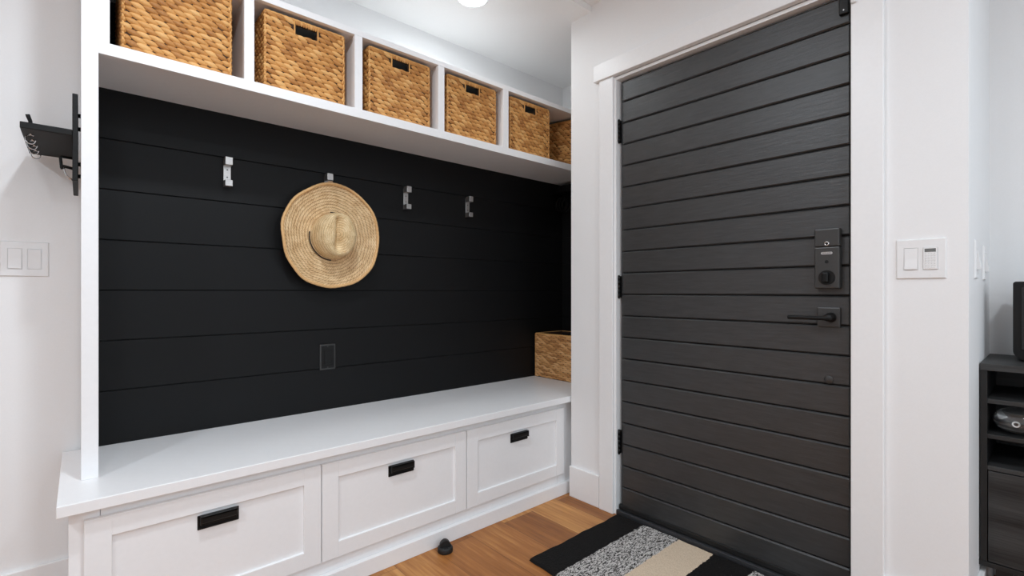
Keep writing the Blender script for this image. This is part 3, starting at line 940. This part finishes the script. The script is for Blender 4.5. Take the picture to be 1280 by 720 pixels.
# ------------------------------------------------------------------ power outlet
t = thing('power_outlet', 'black power outlet low on the black shiplap below the straw hat', 'outlet', (0.8615, YB, 0.7635))
bm = new(); box(bm, -0.0370, 0.0370, -0.0055, -0.0003, -0.0595, 0.0595, 0.003, 2)
pl_ = obj('plate', bm, 'lock_metal', t)
bm = new(); box(bm, -0.0300, 0.0300, -0.0058, -0.0050, -0.0525, 0.0525, 0.0003, 1)
obj('face', bm, 'black_plastic', pl_)
bm = new(); box(bm, -0.0168, 0.0168, -0.0085, -0.005, -0.0335, 0.0335, 0.0016, 2)
for zc in (-0.019, 0.019):
    box(bm, -0.0075, -0.0055, -0.0088, -0.0082, zc - 0.004, zc + 0.004); box(bm, 0.0055, 0.0075, -0.0088, -0.0082, zc - 0.0035, zc + 0.0035)
    cyl(bm, (0, -0.0082, zc - 0.0085), (0, -1, 0), 0.0025, 0.0006, 12)
obj('receptacle', bm, 'black_plastic', t)
for zc in (-0.0485, 0.0485):
    bm = new(); cyl(bm, (0, -0.0052, zc), (0, -1, 0), 0.0030, 0.0010, 14)
    obj('screw', bm, 'lock_metal', pl_)

# ------------------------------------------------------------------ light switches
def plate_local(parent, gangs, w, h):
    """cover plate standing in the XZ plane, facing -Y, with rectangular cut-outs"""
    bm = new()
    xs = [-w / 2] + sorted(sum(([g - 0.0172, g + 0.0172] for g in gangs), [])) + [w / 2]
    for i in range(0, len(xs) - 1, 2):
        box(bm, xs[i], xs[i + 1], -0.0055, -0.0003, -h / 2, h / 2)
    for i in range(1, len(xs) - 1, 2):
        box(bm, xs[i], xs[i + 1], -0.0055, -0.0003, -h / 2, -0.0338); box(bm, xs[i], xs[i + 1], -0.0055, -0.0003, 0.0338, h / 2)
    bmesh.ops.remove_doubles(bm, verts=bm.verts[:], dist=1e-5)
    p = obj('plate', bm, 'plate', parent)
    bm = new()
    # sloping outer border
    for (x0, x1, z0, z1) in ((-w / 2 - 0.003, w / 2 + 0.003, -h / 2 - 0.003, h / 2 + 0.003),):
        A = [bm.verts.new(v) for v in ((x0, -0.0003, z0), (x1, -0.0003, z0), (x1, -0.0003, z1), (x0, -0.0003, z1))]
        Bv = [bm.verts.new(v) for v in ((-w / 2, -0.0056, -h / 2), (w / 2, -0.0056, -h / 2), (w / 2, -0.0056, h / 2), (-w / 2, -0.0056, h / 2))]
        for i in range(4): bm.faces.new((A[i], A[(i + 1) % 4], Bv[(i + 1) % 4], Bv[i]))
    obj('border', bm, 'plate', p)
    for g in gangs:
        for z in (-0.0485, 0.0485):
            bm = new(); cyl(bm, (g, -0.0053, z), (0, -1, 0), 0.0030, 0.0009, 14); box(bm, g - 0.0022, g + 0.0022, -0.0064, -0.0060, z - 0.0004, z + 0.0004)
            obj('screw', bm, 'plate', p)
    return p

def rocker(parent, g, on):
    bm = new()
    # back frame then a tilted paddle
    box(bm, g - 0.0168, g + 0.0168, -0.0045, -0.0005, -0.0333, 0.0333)
    d0, d1 = (0.0060, 0.0095) if on else (0.0095, 0.0060)
    pr = [(-0.0315, -d0), (-0.001, -0.0066), (0.0315, -d1)]
    A = [bm.verts.new((g - 0.0150, y, z)) for z, y in pr] + [bm.verts.new((g - 0.0150, -0.003, 0.0315)), bm.verts.new((g - 0.0150, -0.003, -0.0315))]
    Bv = [bm.verts.new((g + 0.0150, v.co.y, v.co.z)) for v in A]
    bm.faces.new(A); bm.faces.new(Bv[::-1])
    for i in range(5): bm.faces.new((A[i], Bv[i], Bv[(i + 1) % 5], A[(i + 1) % 5]))
    return obj('rocker', bm, 'plate', parent)

t = thing('light_switch', 'white double rocker switch plate on the left wall under the black rack', 'switch', (-0.1375, YB + 0.008, 1.1765))
plate_local(t, (-0.023, 0.023), 0.110, 0.110)
rocker(t, -0.023, False); rocker(t, 0.023, True)

t = thing('light_switch', 'white plate with a rocker and keypad timer right of the black door', 'switch', (XD, 0.2730, 1.1690), -PI / 2)
plate_local(t, (-0.023, 0.023), 0.113, 0.116)
rocker(t, -0.023, False)
bm = new(); box(bm, 0.023 - 0.0166, 0.023 + 0.0166, -0.0085, -0.0005, -0.0332, 0.0332, 0.0012, 2)
tm = obj('timer', bm, 'plate', t); tm['label'] = 'keypad timer with a small grey display'
bm = new(); box(bm, 0.023 - 0.0130, 0.023 + 0.0130, -0.0092, -0.0080, 0.0195, 0.0300, 0.0005, 1)
obj('display', bm, 'screen', tm)
bm = new()
for r in range(6):
    for c in range(4):
        x, z = 0.023 - 0.0100 + c * 0.0067, 0.0120 - r * 0.0078
        box(bm, x - 0.0024, x + 0.0024, -0.0094, -0.0083, z - 0.0022, z + 0.0022, 0.0006, 1)
bt = obj('button_rows', bm, 'plate', tm)
bm = new()
for r in range(6):
    for c in range(4):
        x, z = 0.023 - 0.0100 + c * 0.0067, 0.0120 - r * 0.0078
        box(bm, x - 0.0018, x + 0.0014, -0.0087, -0.0083, z + 0.0027, z + 0.0034)
obj('button_marks', bm, 'grey_print', tm)

GS = 'single rocker plates on the wall return'
for x, l in ((2.088, 'white single rocker plate on the wall return, nearer the corner edge'),
             (2.350, 'white single rocker plate on the wall return, deeper in near the far wall')):
    t = thing('light_switch', l, 'switch', (x, YR, 1.1690), 0, GS)
    plate_local(t, (0.0,), 0.070, 0.114)
    bm = new()
    box(bm, -0.0168, 0.0168, -0.0045, -0.0005, -0.0333, 0.0333)
    pr = [(-0.0315, -0.0150), (-0.0255, -0.0155), (0.0315, -0.0060)]
    A = [bm.verts.new((-0.0150, y, z)) for z, y in pr] + [bm.verts.new((-0.0150, -0.003, 0.0315)), bm.verts.new((-0.0150, -0.003, -0.0315))]
    Bv = [bm.verts.new((0.0150, v.co.y, v.co.z)) for v in A]
    bm.faces.new(A); bm.faces.new(Bv[::-1])
    for i in range(5): bm.faces.new((A[i], Bv[i], Bv[(i + 1) % 5], A[(i + 1) % 5]))
    obj('rocker', bm, 'plate', t)

# ------------------------------------------------------------------ black rack on the outside of the tall panel
t = thing('wall_rack', 'black wooden rack with a shelf and metal rings on the tall white panel', 'rack', (0.0012, 1.90, 1.50))
bm = new(); box(bm, -0.0190, -0.0065, 0.0, 0.300, -0.108, 0.146, 0.0015, 1)
bb = obj('backboard', bm, 'rack_wood', t)
for z in (0.092, 0.052, -0.052, -0.088):
    bm = new(); cyl(bm, (-0.0070, 0.035, z), (1, 0, 0), 0.006, 0.0064, 14)
    obj('spacer', bm, 'black_metal', bb)
bm = new(); box(bm, -0.1265, -0.0188, 0.0, 0.345, 0.0220, 0.0400, 0.0015, 1)
sh = obj('shelf', bm, 'rack_wood', t)
bm = new(); tube(bm, [(-0.106, 0.030, 0.038), (-0.107, 0.028, 0.050), (-0.1115, 0.024, 0.064), (-0.1125, 0.023, 0.068)], [0.0042, 0.0045, 0.0050, 0.0046], 12)
obj('peg', bm, 'rack_wood', t)
# rings screwed in along the shelf's free edge
for i, yy in enumerate((0.06, 0.13, 0.20, 0.27)):
    bm = new()
    zc = 0.0070
    tube(bm, [(-0.1080 + 0.0110 * math.cos(2 * PI * k / 28 + 0.9), yy + 0.002 * math.sin(k * 0.4), zc + 0.0130 * math.sin(2 * PI * k / 28 + 0.9)) for k in range(25)], 0.0015, 8)
    cyl(bm, (-0.1080, yy, 0.0205), (0, 0, 1), 0.0022, 0.004, 10)
    obj('ring', bm, 'steel', t)
# under-bracket with a wire hook
bm = new()
tube(bm, [(-0.0190, 0.100, -0.024), (-0.0440, 0.100, -0.023), (-0.0465, 0.100, -0.026), (-0.0440, 0.100, -0.056), (-0.0420, 0.100, -0.060)], 0.0040, 10)
tube(bm, [(-0.0440, 0.100, -0.050), (-0.0190, 0.100, -0.055)], 0.0044, 10)
obj('bracket', bm, 'black_metal', t)
for dy in (0.092, 0.101, 0.110):
    bm = new()
    tube(bm, [(-0.0380, dy, -0.054), (-0.0375, dy, -0.066), (-0.0330, dy + 0.002, -0.078), (-0.0260, dy + 0.003, -0.086), (-0.0190, dy + 0.003, -0.089)], 0.0015, 8)
    obj('wire_hook', bm, 'steel', t)

# ------------------------------------------------------------------ dark corner under the shelf: hanging rail and coil
t = thing('hanging_rail', 'black ledge fixed under the shelf in the dark right corner', 'rail', (XS - 0.0125, 1.72, 1.735))
bm = new(); box(bm, -0.088, 0.0, 0.0, YB - 1.7205, 0.0, 0.0405, 0.002, 1)
rl = obj('ledge', bm, 'black_board', t)
bm = new(); tube(bm, [(-0.050, 0.46, 0.001), (-0.050, 0.46, -0.020), (-0.056, 0.46, -0.034), (-0.068, 0.46, -0.036), (-0.074, 0.46, -0.026)], 0.004, 8)
obj('hook', bm, 'black_metal', t)
t = thing('coiled_cord', 'black coiled cord hanging in the dark right corner under the cubbies', 'cord', (XS - 0.0125 - 0.066, 2.180, 1.650))
bm = new()
pts = []
for k in range(0, 150):
    a = k * 2 * PI / 26
    pts.append((0.020 * math.sin(a * 0.17), 0.008 * (k / 26.0) - 0.02 + 0.045 * math.cos(a), 0.046 * math.sin(a)))
tube(bm, pts, 0.0045, 8)
obj('coil', bm, 'black_plastic', t)

# ------------------------------------------------------------------ floor items
t = thing('door_stop', 'small black domed door stop on the wood floor in front of the bench', 'door stop', (1.1200, 1.6690, 0.0), math.radians(-24))
bm = new(); lathe(bm, [(0.0, 0.0), (0.0305, 0.0), (0.0310, 0.003), (0.0310, 0.017), (0.0285, 0.0205), (0.0, 0.0205)], (0, 0, 0.0002), (0, 0, 1), 40)
obj('base', bm, 'black_rubber', t)
bm = new()
N_ = 18
prof = [(0.0238 * math.cos(PI * i / N_), 0.0195 + 0.0270 * math.sin(PI * i / N_)) for i in range(N_ + 1)]
A = [bm.verts.new((x, -0.0075, z)) for x, z in prof]; Bv = [bm.verts.new((x * 0.92, 0.0165, z - 0.001)) for x, z in prof]
bm.faces.new(A[::-1]); bm.faces.new(Bv)
for i in range(N_):
    f = bm.faces.new((A[i], A[i + 1], Bv[i + 1], Bv[i])); f.smooth = True
bm.faces.new((A[-1], A[0], Bv[0], Bv[-1]))
obj('bumper', bm, 'black_rubber', t)
for sx in (-1, 1):
    bm = new(); cyl(bm, (sx * 0.012, -0.0195, 0.0206), (0, 0, 1), 0.0030, 0.0012, 12)
    obj('screw', bm, 'lock_metal', t)

RXA, RXB, RYA, RYB = 1.3275, 1.9120, 1.3890, 0.467
bm = new()
nx, ny = 150, 230
rnd = random.Random(5)
grid = []
for j in range(ny + 1):
    row = []
    for i in range(nx + 1):
        x = (RXB - RXA) * i / nx; y = -(RYA - RYB) * j / ny
        edge = min(i, nx - i, j, ny - j)
        z = 0.0105 + rnd.uniform(-0.0008, 0.0012)
        if edge == 0: z = 0.0010
        elif edge == 1: z = 0.0085
        ex = 0.0025 * math.sin(y * 21 + 1) + 0.0015 * math.sin(y * 57)
        ey = 0.0025 * math.sin(x * 24) + 0.0012 * math.sin(x * 63)
        row.append(bm.verts.new((x + ex, y + ey, z)))
    grid.append(row)
for j in range(ny):
    for i in range(nx):
        f = bm.faces.new((grid[j + 1][i], grid[j + 1][i + 1], grid[j][i + 1], grid[j][i])); f.smooth = True
rug = obj('rug', bm, 'rug', None)
rug.location = (RXA, RYA, 0.0002)
rug['label'] = 'striped black, grey-flecked and beige doormat on the wood floor before the black door'; rug['category'] = 'rug'

# ------------------------------------------------------------------ ceiling light over the bench
def ceiling_light(x, y, z, label, group=None):
    t = thing('ceiling_light', label, 'light', (x, y, z), 0, group)
    bm = new(); lathe(bm, [(0.066, 0.0), (0.066, -0.0055), (0.072, -0.0085), (0.080, -0.005), (0.083, 0.0)], (0, 0, 0), (0, 0, 1), 48)
    obj('trim_ring', bm, 'trim', t)
    bm = new(); lathe(bm, [(0.0, -0.0030), (0.040, -0.0028), (0.0665, -0.0020)], (0, 0, 0), (0, 0, 1), 48)
    obj('diffuser', bm, 'lamp', t)
    return t
ceiling_light(1.3975, 1.850, ZL - 0.0003, 'round lit downlight in the white ceiling above the cubbies')

# ------------------------------------------------------------------ TV cabinet right of the return
CX0, CX1, CY1, CY0 = 2.203, XF - 0.016, 0.1635, -1.25
t = thing('tv_cabinet', 'charcoal wood TV cabinet with open shelves beside the wall return', 'cabinet', (CX0, CY1, 0))
def cb(name, mat, items, bevel=0.001, parent=None):
    its = [(a - CX0, b - CX0, c - CY1, d - CY1, e, f) for a, b, c, d, e, f in items]
    return boxes(name, mat, parent or t, its, bevel)
YS = -0.34          # upright between the shelf bay and the next one
cb('top', 'charcoal', [(CX0 - 0.002, CX1, CY0, CY1, 0.812, 0.834)])
cb('side_panel', 'charcoal_dark', [(CX0, CX1, CY1 - 0.017, CY1, 0.175, 0.812)])
cb('side_panel', 'charcoal_dark', [(CX0, CX1, CY0, CY0 + 0.017, 0.175, 0.812)])
cb('upright', 'charcoal', [(CX0, CX1, YS - 0.017, YS, 0.175, 0.812)])
cb('back_panel', 'charcoal', [(CX1 - 0.012, CX1, CY0 + 0.017, CY1 - 0.017, 0.175, 0.812)])
for z in (0.7055, 0.5915):
    cb('shelf', 'charcoal', [(CX0 + 0.001, CX1 - 0.012, YS, CY1 - 0.017, z, z + 0.0145)])
cb('shelf', 'charcoal', [(CX0 + 0.001, CX1 - 0.012, YS, CY1 - 0.017, 0.4890, 0.5035)])
cb('door', 'charcoal', [(CX0, CX0 + 0.018, YS + 0.002, CY1 - 0.019, 0.192, 0.4860)])
cb('door', 'charcoal', [(CX0, CX0 + 0.018, CY0 + 0.019, YS - 0.019, 0.192, 0.8090)])
cb('bottom_board', 'charcoal_dark', [(CX0 - 0.003, CX1, CY0, CY1 + 0.003, 0.174, 0.190)])
for xx in (CX0 + 0.03, CX1 - 0.07):
    for yy in (CY1 - 0.075, CY0 + 0.035):
        cb('leg', 'charcoal_dark', [(xx, xx + 0.04, yy, yy + 0.04, 0.0, 0.176)])

t = thing('device', 'black rounded speaker box standing on top of the charcoal TV cabinet', 'device', (2.42, -0.010, 0.8342))  # black box of unknown kind, built with a grille and foot
bm = new()
# rounded-bottom casing: side outline swept through its depth
out = []
w, h, rr = 0.104, 0.268, 0.030
for cx_, cz_, a0 in ((w - rr, rr + 0.006, -PI / 2), (w - 0.008, h - 0.008, 0), (-w + 0.008, h - 0.008, PI / 2), (-w + rr, rr + 0.006, PI)):
    r_ = rr if cz_ < 0.1 else 0.008
    for i in range(9):
        a = a0 + PI / 2 * i / 8
        out.append((cx_ + r_ * math.cos(a), cz_ + r_ * math.sin(a)))
A = [bm.verts.new((-0.075, y, z)) for y, z in out]; Bv = [bm.verts.new((0.075, y, z)) for y, z in out]
bm.faces.new(A); bm.faces.new(Bv[::-1])
for i in range(len(out)):
    f = bm.faces.new((A[i], A[(i + 1) % len(out)], Bv[(i + 1) % len(out)], Bv[i])); f.smooth = True
obj('casing', bm, 'black_plastic', t)
bm = new(); box(bm, -0.055, 0.055, -0.060, 0.060, 0.0, 0.0075, 0.002, 1)
obj('foot', bm, 'black_rubber', t)
bm = new(); box(bm, -0.079, -0.0745, -0.085, 0.085, 0.040, 0.250, 0.0015, 1)
obj('grille', bm, 'black_rubber', t)

t = thing('glass_ornament', 'clear round glass ornament on the middle shelf of the charcoal TV cabinet', 'ornament', (2.276, 0.0780, 0.6062))
bm = new()
nl_, nt_ = 40, 22
gp = []
for j in range(nt_ + 1):
    a = PI * j / nt_ - PI / 2
    gp.append((max(0.0, 0.060 * math.cos(a)) if 0 < j < nt_ else 0.0, 0.0425 * math.sin(a) + 0.0425))
gi = [(max(0.0, r - 0.004) if r > 0 else 0.0, 0.0425 + (z - 0.0425) * 0.90) for r, z in gp]
lathe(bm, gp, (0, 0, 0), (0, 0, 1), 48); lathe(bm, gi, (0, 0, 0), (0, 0, 1), 48)
obj('bowl', bm, 'glass', t)
bm = new(); tube(bm, [(-0.057, 0.004 + 0.0075 * math.cos(2 * PI * k / 24), 0.040 + 0.0075 * math.sin(2 * PI * k / 24)) for k in range(24)], 0.0024, 8, closed=True)
obj('eye_ring', bm, 'plate', t)
bm = new(); lathe(bm, [(0.0, 0.0), (0.006, 0.0), (0.005, 0.004), (0.008, 0.009), (0.005, 0.014), (0.0, 0.0145)], (0, 0, 0.0835), (0, 0, 1), 24)
obj('knob', bm, 'glass', t)

# ------------------------------------------------------------------ light
w = bpy.data.worlds.new('World'); scene.world = w; w.use_nodes = True
bg = w.node_tree.nodes['Background']
bg.inputs['Color'].default_value = (0.82, 0.93, 1.0, 1)
bg.inputs['Strength'].default_value = 0.4

def area(name, loc, rot, sx, sy, power, color=(1, 1, 1), spread=None):
    l = bpy.data.lights.new(name, 'AREA'); l.shape = 'RECTANGLE'; l.size = sx; l.size_y = sy
    l.energy = power; l.color = color
    o = bpy.data.objects.new(name, l); COL.objects.link(o)
    o.location = loc; o.rotation_euler = rot
    return o
# area lamps for daylight through the unseen rear opening and far-wall window
area('window_daylight', ((WX0 + WX1) / 2, RY0 - 0.01, WZ1 / 2 + 0.03), (PI / 2, 0, 0), WX1 - WX0 - 0.1, WZ1 - 0.12, 20, (0.82, 0.94, 1.06))
area('window_daylight', (XF + 0.01, (LY0 + LY1) / 2, (LZ0 + LZ1) / 2), (PI / 2, 0, PI / 2), LY1 - LY0 - 0.1, LZ1 - LZ0 - 0.1, 20, (0.82, 0.94, 1.06))
# unseen downlights added to brighten the bench, walls and room
for x, y, e in ((-1.35, 0.45, 18), (0.30, 0.98, 14), (-0.5, -0.6, 9), (1.0, -0.6, 10), (-0.7, -2.2, 10), (0.9, -2.2, 10), (-0.7, -3.6, 10), (0.9, -3.6, 10)):
    l = bpy.data.lights.new('downlight', 'AREA'); l.shape = 'DISK'; l.size = 0.14; l.energy = e; l.color = (0.865, 0.955, 1.04)
    o = bpy.data.objects.new('downlight', l); COL.objects.link(o); o.location = (x, y, ZH - 0.004)

# ------------------------------------------------------------------ camera
cam = bpy.data.cameras.new('camera')
cam.sensor_width = 36.0
cam.lens = 36.0 * 605.0 / 1280.0
cam.shift_y = 4.0 / 1280.0
cam.clip_start = 0.02
co = bpy.data.objects.new('camera', cam); COL.objects.link(co)
co.location = (0, 0, H)
co.rotation_euler = (PI / 2, 0, math.radians(48.28 - 90.0))
scene.camera = co

scene.view_settings.view_transform = 'Standard'
scene.view_settings.look = 'None'
scene.view_settings.exposure = 0.2
scene.view_settings.gamma = 1.0
scene.view_settings.use_curve_mapping = False
scene.cycles.use_denoising = True
scene.cycles.max_bounces = 10
scene.cycles.diffuse_bounces = 8
